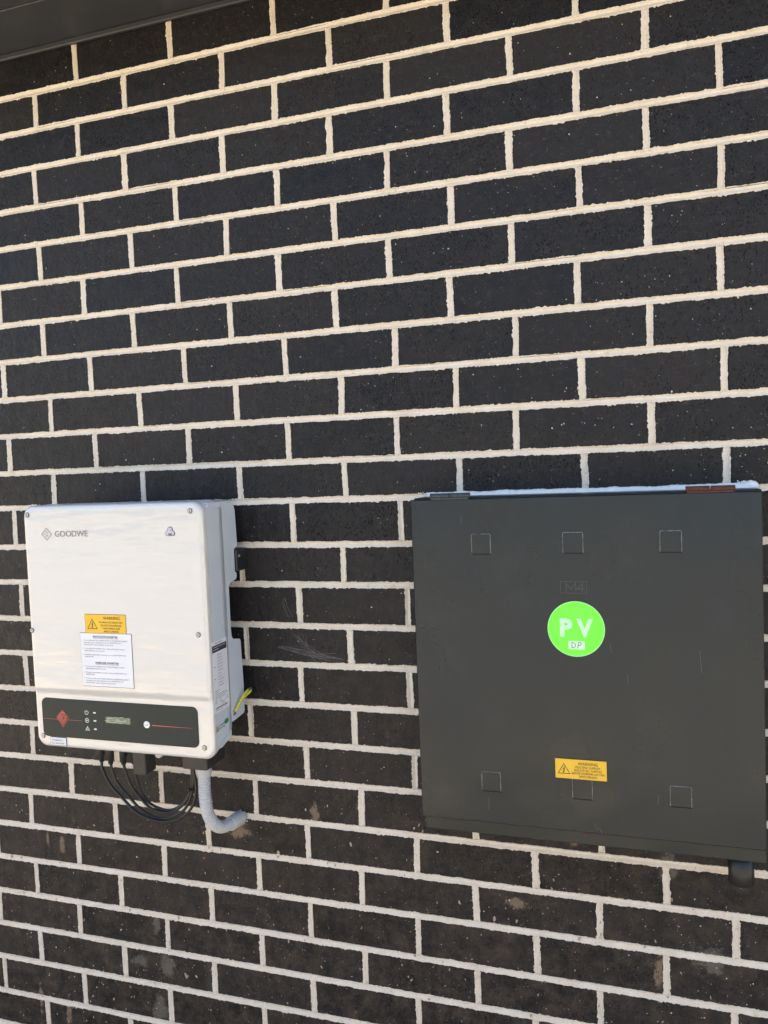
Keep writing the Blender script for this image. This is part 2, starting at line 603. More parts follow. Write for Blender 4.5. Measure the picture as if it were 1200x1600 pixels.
_tc = {}
def text_geo(s_, bold=0.0):
    key = (s_, bold)
    if key not in _tc:
        cu = bpy.data.curves.new('t', 'FONT')
        cu.body = s_; cu.size = 1.0; cu.offset = bold; cu.resolution_u = 3; cu.fill_mode = 'FRONT'
        ob = bpy.data.objects.new('t', cu)
        COL.objects.link(ob)
        dg = bpy.context.evaluated_depsgraph_get(); dg.update()
        me = bpy.data.meshes.new_from_object(ob.evaluated_get(dg))
        vs = [(v.co.x, v.co.y) for v in me.vertices]
        fs = [tuple(p.vertices) for p in me.polygons]
        bpy.data.objects.remove(ob); bpy.data.curves.remove(cu); bpy.data.meshes.remove(me)
        _tc[key] = (vs, fs)
    return _tc[key]


def text(mb, fr, s_, u, v, cap, width=None, align='L', bold=0.0, h=0.0, italic=0.0):
    """baseline at v; cap = capital height; squeezed or widened to width if given"""
    vs, fs = text_geo(s_, bold)
    if not vs: return mb
    k = cap / 0.70
    x0 = min(p[0] for p in vs); x1 = max(p[0] for p in vs)
    kx = k if width is None else width / (x1 - x0)
    w = (x1 - x0) * kx
    du = {'L': 0, 'C': -w / 2, 'R': -w}[align]
    return mb.add([fr(u + du + (p[0] - x0) * kx + p[1] * k * italic, v + p[1] * k, h) for p in vs], fs)


def vnoise(seed):
    rs = random.Random(seed)
    tab = [rs.uniform(-1, 1) for _ in range(512)]
    def f(x):
        i = math.floor(x); t_ = x - i; t_ = t_ * t_ * (3 - 2 * t_)
        return tab[i % 512] * (1 - t_) + tab[(i + 1) % 512] * t_
    return f

# measured joints of the wall: row -> (column, x, z of the foot of the joint)
PERPS = {
    1: [(0.5, 0.1246, 2.5092), (1.5, 0.3661, 2.5109), (2.5, 0.6072, 2.5105)],
    2: [(0.0, 0.0103, 2.4293), (1.0, 0.247, 2.4277), (2.0, 0.486, 2.4244), (3.0, 0.7256, 2.4274), (4.0, 0.9648, 2.4238), (5.0, 1.2024, 2.4254)],
    3: [(0.5, 0.1196, 2.3454), (1.5, 0.3605, 2.3446), (2.5, 0.6028, 2.3415), (3.5, 0.8423, 2.3422), (4.5, 1.0811, 2.3414), (5.5, 1.32, 2.3424)],
    4: [(0.0, -0.0038, 2.2581), (1.0, 0.2372, 2.2571), (2.0, 0.478, 2.2559), (3.0, 0.7189, 2.2542), (4.0, 0.9593, 2.2542), (5.0, 1.1997, 2.2561), (6.0, 1.4389, 2.2544)],
    5: [(0.5, 0.1184, 2.1743), (1.5, 0.3602, 2.1726), (2.5, 0.5998, 2.1713), (3.5, 0.8366, 2.1713), (4.5, 1.0757, 2.1696), (5.5, 1.3181, 2.1714)],
    6: [(0.0, -0.0034, 2.0879), (1.0, 0.2423, 2.0865), (4.0, 0.9614, 2.0841), (5.0, 1.2004, 2.0833), (6.0, 1.4399, 2.0886)],
    7: [(0.5, 0.1111, 1.9997), (1.5, 0.3536, 2.0001), (2.5, 0.5946, 1.9992), (3.5, 0.8329, 2.0002), (4.5, 1.0747, 1.9984), (5.5, 1.3178, 2.0011)],
    8: [(0.0, -0.0068, 1.914), (1.0, 0.2368, 1.9161), (2.0, 0.4775, 1.9112), (3.0, 0.7163, 1.9121), (4.0, 0.9539, 1.9106), (5.0, 1.1931, 1.911), (6.0, 1.4357, 1.9125)],
    9: [(-0.5, -0.1263, 1.827), (0.5, 0.117, 1.827), (1.5, 0.3605, 1.8264), (2.5, 0.6003, 1.8247), (3.5, 0.8396, 1.821), (4.5, 1.0772, 1.8252), (5.5, 1.3175, 1.8275)],
    10: [(0.0, 0.001, 1.7427), (1.0, 0.242, 1.7415), (2.0, 0.4823, 1.7366), (3.0, 0.7215, 1.7343), (4.0, 0.9592, 1.7373), (5.0, 1.1973, 1.7369), (6.0, 1.4397, 1.7392)],
    11: [(-0.5, -0.1241, 1.6547), (0.5, 0.1186, 1.6538), (1.5, 0.361, 1.6508), (2.5, 0.5988, 1.6489), (3.5, 0.836, 1.6501), (4.5, 1.0731, 1.6509), (5.5, 1.3173, 1.6515)],
    12: [(0.0, -0.0026, 1.5742), (1.0, 0.2394, 1.5734), (2.0, 0.4813, 1.566), (3.0, 0.7216, 1.5667), (4.0, 0.9604, 1.573), (5.0, 1.1977, 1.5693), (6.0, 1.4409, 1.5752)],
    13: [(2.5, 0.6013, 1.4802), (3.5, 0.8377, 1.4762)],
    14: [(2.0, 0.476, 1.3938), (3.0, 0.7102, 1.3943)],
    15: [(2.5, 0.607, 1.3098), (3.5, 0.845, 1.3033)],
    16: [(2.0, 0.4788, 1.2238), (3.0, 0.7181, 1.2229)],
    17: [(2.5, 0.6031, 1.1362), (3.5, 0.8429, 1.1374)],
    18: [(2.0, 0.4797, 1.0532), (3.0, 0.7195, 1.0522)],
    19: [(2.5, 0.608, 0.9698)],
    20: [(0.0, -0.0027, 0.8832), (1.0, 0.2439, 0.8834), (2.0, 0.4828, 0.8805), (3.0, 0.7279, 0.8784), (4.0, 0.9681, 0.8788), (5.0, 1.2106, 0.8775)],
    21: [(-0.5, -0.1275, 0.7954), (0.5, 0.1156, 0.7977), (1.5, 0.3598, 0.7984), (2.5, 0.6026, 0.7962), (3.5, 0.8446, 0.7891), (4.5, 1.0846, 0.7934), (5.5, 1.326, 0.7943)],
    22: [(0.0, 0.0049, 0.7099), (1.0, 0.2416, 0.7121), (2.0, 0.4824, 0.7112), (3.0, 0.7213, 0.71), (4.0, 0.9643, 0.7069), (5.0, 1.2042, 0.71), (6.0, 1.4436, 0.7071)],
    23: [(-0.5, -0.1244, 0.6244), (0.5, 0.1189, 0.6234), (1.5, 0.3594, 0.6232), (2.5, 0.6002, 0.6223), (3.5, 0.8408, 0.6189), (4.5, 1.0831, 0.6137), (5.5, 1.3227, 0.6208)],
    24: [(-1.0, -0.2425, 0.5407), (0.0, -0.0038, 0.5376), (1.0, 0.2393, 0.539), (2.0, 0.4804, 0.5407), (3.0, 0.7217, 0.5357), (4.0, 0.9625, 0.5365)],
    25: [(-0.5, -0.125, 0.4539), (0.5, 0.1182, 0.4546), (1.5, 0.3568, 0.4494), (2.5, 0.5997, 0.4559)],
}


# ------------------------------------------------------------------ the place: ground, wall, eave, with an added bounce fence
ground = MB().add([(-60, -60, 0), (60, -60, 0), (60, 60, 0), (-60, 60, 0)], [(0, 1, 2, 3)]).build('ground', M['ground'])
tag(ground, kind='structure')

ZTOP = 2.60
ROW = 0.086
COLW = 0.24
NROWS = 30


def row_shape(r):
    """bed line below row r: returns a function z(x); measured rows follow the slight waviness of the real courses"""
    nominal = ZTOP - r * ROW
    pts = PERPS.get(r)
    if not pts:
        return lambda x: nominal - 0.004
    d = [p[2] - nominal for p in pts]
    xs = [p[1] for p in pts]
    mx = sum(xs) / len(xs); md = sum(d) / len(d)
    sxx = sum((x - mx) ** 2 for x in xs)
    k = sum((x - mx) * (y - md) for x, y in zip(xs, d)) / sxx if len(xs) > 3 else 0
    x0, x1 = min(xs), max(xs)
    return lambda x: nominal - 0.004 + md + k * (min(max(x, x0), x1) - mx)


BED = {r: row_shape(r) for r in range(0, NROWS + 1)}
BED[0] = lambda x: ZTOP - 0.002


def perp_xs(r):
    """x of every perp joint of row r"""
    half = 0.5 if r % 2 else 0.0
    meas = {p[0]: p[1] for p in PERPS.get(r, ())}
    mean = sum(x - c * COLW for c, x in meas.items()) / len(meas) if meas else random.uniform(-.003, .003)
    out = []
    c = -10 + half
    while c <= 14:
        out.append(meas.get(c, c * COLW + mean + random.uniform(-.002, .002)))
        c += 1
    return out


PX = {r: perp_xs(r) for r in range(1, NROWS + 1)}
wall = thing('brick_wall', 'black brick house wall with cream mortar joints behind the white unit and dark cabinet', 'wall', (0.7, 0, 0))

brick_meshes = []
for kk in range(4):
    rs = random.Random(kk)
    b = MB(); b.bevbox(-.115, .115, 0, .11, -.038, .038, .0012 + .0005 * kk)
    b.v = [(x + rs.uniform(-.0006, .0006), y + (rs.uniform(-.0003, .0003) if y < .05 else 0), z + rs.uniform(-.0006, .0006)) for x, y, z in b.v]
    brick_meshes.append(b.mesh('brick', M['brick']))
far = MB()
nb = 0
for r in range(1, NROWS + 1):
    xs = PX[r]
    for a, b in zip(xs, xs[1:]):
        xc = (a + b) / 2
        zt = BED[r - 1](xc) - .0048; zb = BED[r](xc) + .0048
        if r == NROWS: zb = max(zb, .002)
        if zt - zb < .01: continue
        wdt = (b - a) - .0096; hgt = zt - zb
        dy = random.uniform(-.0004, .0004)
        near = a > -.62 and b < 2.06 and (r <= 27)
        if near:
            o = bpy.data.objects.new('brick', random.choice(brick_meshes))
            COL.objects.link(o); o.parent = wall
            o.location = (xc - .7, dy, (zt + zb) / 2)
            slope = (BED[r](b) - BED[r](a)) / (b - a)
            o.rotation_euler = (random.uniform(-.006, .006), -math.atan(slope) + random.uniform(-.001, .001), random.uniform(-.0022, .0022))
            o.scale = (wdt / .23, 1, hgt / .076)
            nb += 1
        else:
            far.box(a + .0048, b - .0048, dy, .11, zb, zt)
far = far.build('far_bricks', M['brick'], wall); tag(far, kind='stuff')
print('bricks as parts', nb)

# mortar: raked joints with ragged edges smeared over the brick arrises
mt = MB()
PROF = [(-1.0, .0012), (-.97, -.0014), (-.76, -.0008), (-.22, .0024), (.10, .0028), (.70, .0024), (.785, -.0008), (.97, -.0012), (1.0, .0012)]
n1, n2, n3, n4 = vnoise(1), vnoise(2), vnoise(3), vnoise(4)


def strip(points, half, seedoff, vertical=False, depthk=1.0):
    vs = []; n = len(PROF)
    for i, (x, z) in enumerate(points):
        t_ = (z if vertical else x)
        s_ = seedoff * 17.3
        up = half * (1 + .10 * n1(t_ * 90 + s_) + .12 * n2(t_ * 330 + s_) + .75 * max(0, n3(t_ * 380 + s_) - .60) + .05 * n4(t_ * 12 + s_))
        dn = half * (1 + .10 * n1(t_ * 97 + s_ + 50) + .12 * n2(t_ * 310 + s_ + 9) + 0.8 * max(0, n3(t_ * 360 + s_ + 77) - .55) + .7 * max(0, n3(t_ * 90 + s_ + 77) - .72) + .07 * n4(t_ * 11 + s_ + 5))
        for w, y in PROF:
            o_ = w * half if abs(w) < .8 else (1 if w > 0 else -1) * (half * (abs(w) - 1) + (up if w > 0 else dn))
            yy = y * (depthk if y > 0 else 1) + .0004 * n2(t_ * 200 + w * 40 + s_) * (1 if abs(w) < .9 else 0)
            vs.append((x + o_, yy, z) if vertical else (x, yy, z + o_))
    m_ = len(points)
    if vertical:
        fs = [(i * n + k, (i + 1) * n + k, (i + 1) * n + k + 1, i * n + k + 1) for i in range(m_ - 1) for k in range(n - 1)]
        fs = [f[::-1] for f in fs]
    else:
        fs = [(i * n + k, (i + 1) * n + k, (i + 1) * n + k + 1, i * n + k + 1) for i in range(m_ - 1) for k in range(n - 1)]
    mt.add(vs, fs, True)


for r in range(1, NROWS):
    xs = []
    x = -2.3
    while x < 3.3:
        fine = -.6 < x < 2.0 and r <= 27
        xs.append((x, BED[r](x))); x += .0013 if fine else .03
    strip(xs, .0065, r)
for r in range(1, NROWS + 1):
    for i, px in enumerate(PX[r]):
        z0 = BED[r](px) + .0035; z1 = BED[r - 1](px) - .0035
        if r == 1: z1 -= .004
        if z0 < .01: z0 = .01
        fine = -.6 < px < 2.0 and r <= 27
        n_ = 52 if fine else 3
        lean = random.uniform(-.0009, .0009)
        strip([(px + lean * (2 * k / n_ - 1), z0 + (z1 - z0) * k / n_) for k in range(n_ + 1)], .0060 + random.uniform(-.0005, .0005), r * 31 + i, True, .75)
mt.build('mortar', M['mortar'], wall)
MB().box(-2.5, 3.4, .006, .105, .0, ZTOP - .004).build('mortar_core', M['mortar'], wall)

# dried specks of mortar and mud on the brick faces
sp = MB(); ts = MB()
rs = random.Random(11)


def fleck(mb, x, z, a, b, ang, h):
    n = 7
    vs = [(x, -h - .0009, z)]
    for k in range(n):
        t_ = 2 * math.pi * k / n; q = rs.uniform(.7, 1.15)
        u, v = a * q * math.cos(t_), b * q * math.sin(t_)
        vs.append((x + u * math.cos(ang) - v * math.sin(ang), .0006, z + u * math.sin(ang) + v * math.cos(ang)))
    mb.add(vs, [(0, 1 + (k + 1) % n, 1 + k) for k in range(n)])


for _ in range(9500):
    x = rs.uniform(-.3, 1.8); z = rs.uniform(.15, 2.58)
    dens = .22 + .55 * min(1, max(0, (x - .3) / 1.0)) * (z < 2.3) + .35 * (z < 1.3)
    if rs.random() > dens: continue
    a = abs(rs.gauss(0, .00065)) + .00045
    fleck(sp, x, z, a, a * rs.uniform(.6, 1.3), rs.uniform(0, 3), rs.uniform(.0001, .0006))
for _ in range(700):      # splashes caught along the lower arris of the joints
    r = rs.randint(1, 25); x = rs.uniform(-.3, 1.8)
    a = rs.uniform(.0006, .0018)
    fleck(sp, x, BED[r](x) + rs.choice((-.0065, .0065)) + rs.uniform(-.002, .001), a, a * .8, 0, .0004)
for _ in range(420):
    x = rs.uniform(-.3, 1.8); z = .2 + .75 * rs.random() ** 1.3
    b = rs.uniform(.0018, .0062); a = b * rs.uniform(.28, .6)
    fleck(ts, x, z, a, b, rs.gauss(0, .45), rs.uniform(.0002, .0006))
for x, z, b in ((1.165, .705, .006), (1.155, .64, .005), (.53, .80, .011), (.60, .905, .007), (.545, .605, .008), (.83, .62, .006), (1.0, .72, .007), (.62, .56, .007), (.70, .84, .009), (.93, .745, .008)):
    fleck(ts, x, z, b * .5, b, rs.gauss(0, .3), .0005)
tag(sp.build('mortar_specks', M['speck'], wall), kind='stuff')
tag(ts.build('mud_flecks', M['tanspeck'], wall), kind='stuff')

# scratches on two bricks right of the white unit
sc = MB()
fw = front(-.0007)
for l in ([(.569, 1.362), (.574, 1.34), (.583, 1.316)], [(.574, 1.364), (.578, 1.345), (.590, 1.321)], [(.568, 1.353), (.573, 1.335), (.579, 1.321)]):
    sc.stroke(fw, l, .0005)
for k in range(17):
    a = Vector((.555 + rs.uniform(-.004, .012), 1.256 + rs.uniform(-.003, .003)))
    e = Vector((.70 + rs.uniform(-.05, .004), 1.240 + rs.uniform(-.009, .012)))
    sag = rs.uniform(-.006, .008)
    sc.stroke(fw, [a.lerp(e, t_ / 8) + Vector((0, sag * math.sin(math.pi * t_ / 8) - .004 * (t_ / 8))) for t_ in range(9)], rs.uniform(.0003, .0006))
for k in range(9):
    a = Vector((.592 + rs.uniform(-.003, .03), 1.284 + rs.uniform(-.006, .002)))
    e = Vector((.645 + rs.uniform(-.012, .03), 1.226 + rs.uniform(-.003, .012)))
    sc.stroke(fw, [a.lerp(e, t_ / 6) + Vector((-.006 * math.sin(math.pi * t_ / 6), 0)) for t_ in range(7)], rs.uniform(.0003, .0005))
tag(sc.build('scratches', M['scratch'], wall), kind='stuff')

# eave over the wall: lining boards, quad bead, fascia, roof sheet
eave = thing('eave', 'dark grey eave lining with a thin bead along the top of the brick wall', 'eave', (.7, -.3, ZTOP))
for k, (y0, y1) in enumerate(((-.142, -.0005), (-.287, -.145))):
    MB().bevbox(-2.5, 3.4, y0, y1, ZTOP, ZTOP + .012, .0015).build('lining_board', M['soffit'], eave)
MB().bevbox(-2.5, 3.4, -.010, -.0005, ZTOP - .0125, ZTOP - .0005, .002).build('bead', M['soffit'], eave)
MB().bevbox(-2.5, 3.4, -.310, -.290, ZTOP - .02, ZTOP + .17, .002).build('fascia', M['soffit'], eave)
MB().add([(-2.6, -.36, 2.76), (3.5, -.36, 2.76), (3.5, 3.5, 4.3), (-2.6, 3.5, 4.3), (-2.6, -.36, 2.78), (3.5, -.36, 2.78), (3.5, 3.5, 4.32), (-2.6, 3.5, 4.32)],
         [(0, 3, 2, 1), (4, 5, 6, 7), (0, 1, 5, 4), (1, 2, 6, 5), (2, 3, 7, 6), (3, 0, 4, 7)]).build('roof_sheet', M['roof'], eave)

# unseen slatted fence, added behind the viewer to bounce light and show in the gloss
fence = thing('bounce_fence', 'unseen pale slatted fence added behind the viewer to bounce light onto the brick wall', 'fence', (.7, -3.5, 0))
MB().box(-5.8, 4.2, -3.620, -3.612, 0, 1.55).build('reflection_backing', M['roof'], fence)  # unseen dark sheet, added so the gaps between slats contrast in reflections
sl = MB().bevbox(-6.5, 3.5, -.01, .01, -.037, .037, .004).mesh('bounce_slat', M['fence'])
for k in range(12):
    o = link('bounce_slat', sl); o.parent = fence; o.location = (0, 0, .08 + k * .128)
for k in range(5):
    MB().bevbox(-5.9 + k * 2.33, -5.81 + k * 2.33, -3.61, -3.515, 0, 1.58, .004).build('bounce_fence_post', M['fence'], fence)


# ------------------------------------------------------------------ the inverter (white unit on the left)
inv = thing('solar_inverter', 'white wall-mounted solar inverter with black display strip and warning labels', 'inverter', (.276, 0, 1.06))
X0, X1, Z0, Z1 = .0610, .4895, 1.0655, 1.5775


def step(z):
    t_ = min(1, max(0, (z - 1.181) / (1.194 - 1.181)))
    t_ = t_ * t_ * (3 - 2 * t_)
    return .0045 * (1 - t_)


cv = MB()
NS, NT_, NC = 90, 60, 10
def ring(d, y, uses):
    r = max(.024 - d, .004)
    x0, x1, z0, z1 = X0 + d, X1 - d, Z0 + d, Z1 - d
    pts = []
    def corner(cx, cz, a0):
        for k in range(NC + 1):
            a = math.radians(a0 + 90 * k / NC); pts.append((cx + r * math.cos(a), cz + r * math.sin(a)))
    def seg(a, b, n):
        for k in range(1, n): pts.append((a[0] + (b[0] - a[0]) * k / n, a[1] + (b[1] - a[1]) * k / n))
    corner(x1 - r, z0 + r, -90); seg((x1, z0 + r), (x1, z1 - r), NS)
    corner(x1 - r, z1 - r, 0); seg((x1 - r, z1), (x0 + r, z1), NT_)
    corner(x0 + r, z1 - r, 90); seg((x0, z1 - r), (x0, z0 + r), NS)
    corner(x0 + r, z0 + r, 180); seg((x0 + r, z0), (x1 - r, z0), NT_)
    return [(x, y + uses * step(z), z) for x, z in pts]
def taper(r_, y):
    s_ = 1 - (1 - (Z1 - 1.0915) / (Z1 - Z0)) * (y + .158) / .060
    return [(x, yy, Z1 - (Z1 - z) * s_) for x, yy, z in r_]
rings = [taper(ring(.003, -.0985, 0), -.0985), taper(ring(0, -.0995, 0), -.0995)] + [taper(ring(0, y, 0), y) for y in (-.115, -.130, -.145)] + [ring(0, -.158, 0)]
FR = .010
for k in range(1, 8):
    a = math.radians(90 * k / 7)
    rings.append(ring(FR * (1 - math.cos(a)), -.165 - FR * math.sin(a), k / 7))
d = .0135
while d < .205:
    rings.append(ring(d, -.175 - .0012 * min(1, (d - .010) / .08), 1)); d += .006 if d > .03 else .0035
n = len(rings[0]); vs = [p for r_ in rings for p in r_]
fs = [(k * n + i, k * n + (i + 1) % n, (k + 1) * n + (i + 1) % n, (k + 1) * n + i) for k in range(len(rings) - 1) for i in range(n)]
fs.append(tuple((len(rings) - 1) * n + i for i in range(n))); fs.append(tuple(range(n))[::-1])
cv.add(vs, fs, True)
cvo = cv.build('front_cover', M['white'], inv)
cvo.data.materials.append(M['side'])  # side walls: same paint as the front, shade tinted in
for i_, p_ in enumerate(cvo.data.polygons):
    if i_ < 5 * n or i_ == len(cvo.data.polygons) - 1: p_.material_index = 1
FY = -.1757      # upper face plane
LY = -.1712      # lower face plane
# main housing behind the cover
hs = MB(); hs.bevbox(X0 + .004, X1 - .004, -.110, -.094, 1.096, 1.570, .003)
hs.build('housing', M['side'], inv)
hk = MB()
for k in range(30):
    hk.box(.085 + k * .0128, .088 + k * .0128, -.095, -.045, 1.15, 1.535)
tag(hk.build('heat_sink', M['steel'], inv), kind='stuff')
prof = [(-.150, 1.5720), (-.150, 1.083), (-.140, 1.0815), (-.104, 1.0905), (-.100, 1.094), (-.099, 1.1185), (-.046, 1.1225), (-.041, 1.127), (-.0395, 1.176), (-.0435, 1.276), (-.047, 1.2815), (-.074, 1.287), (-.0800, 1.293),
        (-.082, 1.310), (-.0815, 1.396), (-.078, 1.4035), (-.050, 1.4085), (-.047, 1.413), (-.0465, 1.421), (-.053, 1.424), (-.053, 1.471), (-.047, 1.474), (-.0385, 1.4755), (-.0415, 1.552), (-.046, 1.562), (-.056, 1.567), (-.098, 1.572)]
for X in (X1 - .0035, X0 + .0015):
    p = MB().slab(sideframe(X), prof[::-1] if False else prof, 0, .002)
    p.v = p.v; o = p.build('side_plate', M['side'], inv)
MB().bevbox(X0 + .002, X1 - .002, -.150, -.048, 1.5700, 1.5725, .001).build('top_plate', M['side'], inv)
seam = MB().stroke(sideframe(X1 - .00135), [(-.0975, 1.5690), (-.0960, 1.42), (-.0955, 1.30)], .0007)
seam.build('seam', M['dark_hole'], inv)
# wall bracket behind the notch
br = MB().bevbox(X0 + .01, X1 + .002, -.050, -.003, 1.424, 1.470, .002)
bracket = br.build('wall_bracket', M['black'], inv)
MB().plug(sideframe(X1 + .002), -.040, 1.456, .003, 0, .003, 10, .0006).build('bolt', M['steel'], bracket)
MB().bevbox(X0 + .03, X1 - .03, -.045, -.003, 1.145, 1.185, .002).build('wall_bracket', M['black'], inv)

# cover screws
for u, v in ((.0755, 1.5590), (.4648, 1.5590), (.0690, 1.3150), (.4688, 1.3165), (.0775, 1.0885), (.4665, 1.0898)):
    Y = (LY if v < 1.18 else FY)
    c = MB().disc(front(Y), u, v, .0052, 16, .0006)
    o = c.build('screw', M['dark_hole'], inv)
    MB().plug(front(Y), u, v, .0041, .0002, .0018, 14, .0007).build('screw_head', M['steel'], o)
    MB().disc(front(Y), u, v, .0015, 6, .0020).build('hex_socket', M['dark_hole'], o)

# brand lettering top left
lt = MB(); f = front(FY - .0008)
text(lt, f, 'GOODWE', .1430, 1.5125, .0118, .0815, bold=.012)
dc = (.1225, 1.5180)
lt.stroke(f, [(dc[0] - .0122, dc[1]), (dc[0], dc[1] + .0125), (dc[0] + .0122, dc[1]), (dc[0], dc[1] - .0125)], .0013, closed=True)
for a, b in (((-.0035, .0045), (.0015, .0065)), ((.001, .0035), (.0045, .0015)), ((-.0065, .0002), (-.002, .0006)), ((-.001, -.001), (.0035, -.003)), ((-.003, -.0045), (.001, -.004)), ((0, -.0075), (.0005, -.006))):
    lt.stroke(f, [(dc[0] + a[0], dc[1] + a[1]), (dc[0] + b[0], dc[1] + b[1])], .0014)
lt.build('brand_lettering', M['chrome'], inv)

# cloud badge
def cloud(e):
    discs = ((.0056, -.0037, .0052), (0, .0037, .0060), (-.0056, -.0037, .0052), (0, -.0025, .0063))
    pts = []
    for k in range(60):
        a = 2 * math.pi * k / 60; dx, dy = math.cos(a), math.sin(a); best = 0
        for cx, cz, r_ in discs:
            b_ = dx * cx + dy * cz; q_ = b_ * b_ - cx * cx - cz * cz + r_ * r_
            if q_ > 0: best = max(best, b_ + math.sqrt(q_))
        pts.append((.4183 + (best + e) * dx, 1.5195 + (best + e) * dy))
    return pts


bd = MB().slab(front(FY), cloud(0), 0, .0008).build('cloud_badge', M['navy'], inv)
MB().poly(front(FY - .0012), cloud(-.0013)).build('badge_face', simple('grey_badge', (.50, .50, .53), .35), bd)
b_ = MB(); text(b_, front(FY - .0016), 'SEMS', .4183, 1.5128, .0032, .0085, 'C', .02)
b_.stroke(front(FY - .0016), [(.4215, 1.5200), (.419, 1.5222), (.4225, 1.5232)], .0005)
b_.build('lettering', M['navy'], bd)


def sticker(name, parent, fr, u0, v0, u1, v1, mat, thick=.0012, edge=True, tilt=0.0):
    o = MB().slab(fr, [(u0, v0), (u1, v0), (u1, v1 - 0), (u0, v1)], 0, thick, .0002).build(name, mat, parent)
    if edge:
        w = .0009
        MB().slab(fr, [(u0 - w, v0 - w), (u1 + w, v0 - w), (u1 + w, v1 + w), (u0 - w, v1 + w)], 0, thick * .5).build('label_edge', M['edge'], o)
    return o


def hazard(mb, fr, cu, cv_, s_, w):
    """warning triangle with a lightning bolt"""
    mb.stroke(fr, [(cu - .5 * s_, cv_ - .40 * s_), (cu + .5 * s_, cv_ - .40 * s_), (cu, cv_ + .47 * s_)], w, closed=True)
    bolt = [(.02, .27), (-.10, -.01), (-.005, .02), (-.06, -.20), (-.11, -.18), (-.03, -.34), (.05, -.19), (.005, -.20), (.10, .09), (.0, .06), (.09, .25)]
    mb.poly(fr, [(cu + a * s_, cv_ - .04 * s_ + b * s_) for a, b in bolt][::-1])


# yellow warning label above the instruction panel
yl = sticker('warning_label', inv, front(FY), .2060, 1.3138, .3037, 1.3520, M['yellow'])
tag(yl, label='yellow warning label about the PV array on the front of the inverter')
m_ = MB(); f = front(FY - .0016)
hazard(m_, f, .2235, 1.3320, .0225, .0010)
text(m_, f, 'WARNING', .2705, 1.3420, .0060, .0400, 'C')
for k, s_ in enumerate(('PV ARRAY DC ISOLATORS', 'DO NOT DE-ENERGISE', 'THE PV ARRAY AND', 'ARRAY CABLING')):
    text(m_, f, s_, .2685, 1.3345 - k * .0062, .0036, (.056, .050, .042, .035)[k], 'C')
m_.build('lettering', M['ink'], yl)

# white shutdown instruction panel
wp = sticker('instruction_panel', inv, front(FY - .0012 if False else FY), .1920, 1.2035, .3150, 1.3132, M['label'], .0018)
tag(wp, label='white instruction panel with shutdown and energise steps')
m_ = MB(); f = front(FY - .0022)
cx = .2535
text(m_, f, 'SHUTDOWN INVERTER', cx, 1.3045, .0040, .060, 'C', .02)
m_.stroke(f, [(cx - .030, 1.3032), (cx + .030, 1.3032)], .0005)
text(m_, f, 'ENERGISE INVERTER', cx + .001, 1.2505, .0040, .056, 'C', .02)
m_.stroke(f, [(cx - .027, 1.2492), (cx + .029, 1.2492)], .0005)
LN = [(1.2975, '1.', "Turn off either the 'MAIN SWITCH INVERTER SUPPLY'", .106), (1.2930, '', "located in the switchboard or the 'INVERTER AC", .090), (1.2885, '', "ISOLATOR' adjacent/below the inverter.", .072),
      (1.2805, '2.', "Turn off all 'PV ARRAY D.C. ISOLATOR(S)' located", .096), (1.2760, '', 'adjacent/below the inverter.', .050),
      (1.2680, '3.', "If battery connected to inverter, turn off 'BATTERY DC", .099), (1.2635, '', "ISOLATOR'", .021),
      (1.2435, '4.', "Turn on all 'PV ARRAY D.C. ISOLATOR(S)' located", .094), (1.2390, '', 'adjacent/below the inverter.', .050),
      (1.2310, '5.', "If battery connected to inverter, turn on 'BATTERY DC", .098), (1.2265, '', "ISOLATOR'", .021),
      (1.2185, '6.', "Turn on either the 'MAIN SWITCH INVERTER SUPPLY'", .105), (1.2140, '', "located in the switchboard or the 'INVERTER AC", .090), (1.2095, '', "ISOLATOR' adjacent/below the inverter.", .072)]
for z, num, s_, w in LN:
    if num: text(m_, f, num, .1965, z, .0024)
    text(m_, f, s_, .2015, z, .0024, w)
m_.build('lettering', M['softink'], wp)

# display strip
dp = MB().slab(front(LY), rrect(.0788, 1.0885, .4555, 1.1712, .0125), 0, .0010, .0003).build('display_strip', M['panel'], inv)
f = front(LY - .0014)
m_ = MB()
m_.poly(f, [(.1317 - .0135, 1.1315), (.1317, 1.1175), (.1317 + .0135, 1.1315), (.1317, 1.1460)])
m_.build('emblem_ground', M['darkred'], dp)
m_ = MB(); c = (.1317, 1.1318); f2 = front(LY - .0018)
def dpt(r_, a): return (c[0] + r_ * math.cos(math.radians(a)), c[1] + r_ * 1.0 * math.sin(math.radians(a)))
m_.stroke(f2, [dpt(.0145, 0), dpt(.0145, 90), dpt(.0145, 180), dpt(.0155, 270), dpt(.0105, 345), ], .0011)
m_.stroke(f2, [dpt(.0100, 40), dpt(.0105, 90), dpt(.0100, 180), dpt(.0100, 270), dpt(.0085, 0), dpt(.0045, 75), dpt(.0050, 180), dpt(.0045, 270)], .0019)
m_.build('emblem', M['red'], dp); m_ = MB()
m_.stroke(f2, [dpt(.0145, 190), (c[0], c[1] - .0205), dpt(.0145, -10)], .0009)
m_.stroke(f2, [(.0800, 1.1268), (.1185, 1.1268)], .0006); m_.stroke(f2, [(.1440, 1.1268), (.1800, 1.1268)], .0006)
m_.poly(f2, [(.350, 1.1290), (.350, 1.1272), (.4430, 1.1279), (.4430, 1.1283)][::-1])
tag(m_.build('red_lines', M['red'], dp), kind='stuff')
m_ = MB()
for z in (1.1458, 1.1288, 1.1113):
    m_.rect(f2, .2092, z - .0014, .2155, z + .0014)
def arc(cu, cv_, r_, a0, a1, n_=14): return [(cu + r_ * math.cos(math.radians(a0 + (a1 - a0) * k / n_)), cv_ + r_ * math.sin(math.radians(a0 + (a1 - a0) * k / n_))) for k in range(n_ + 1)]
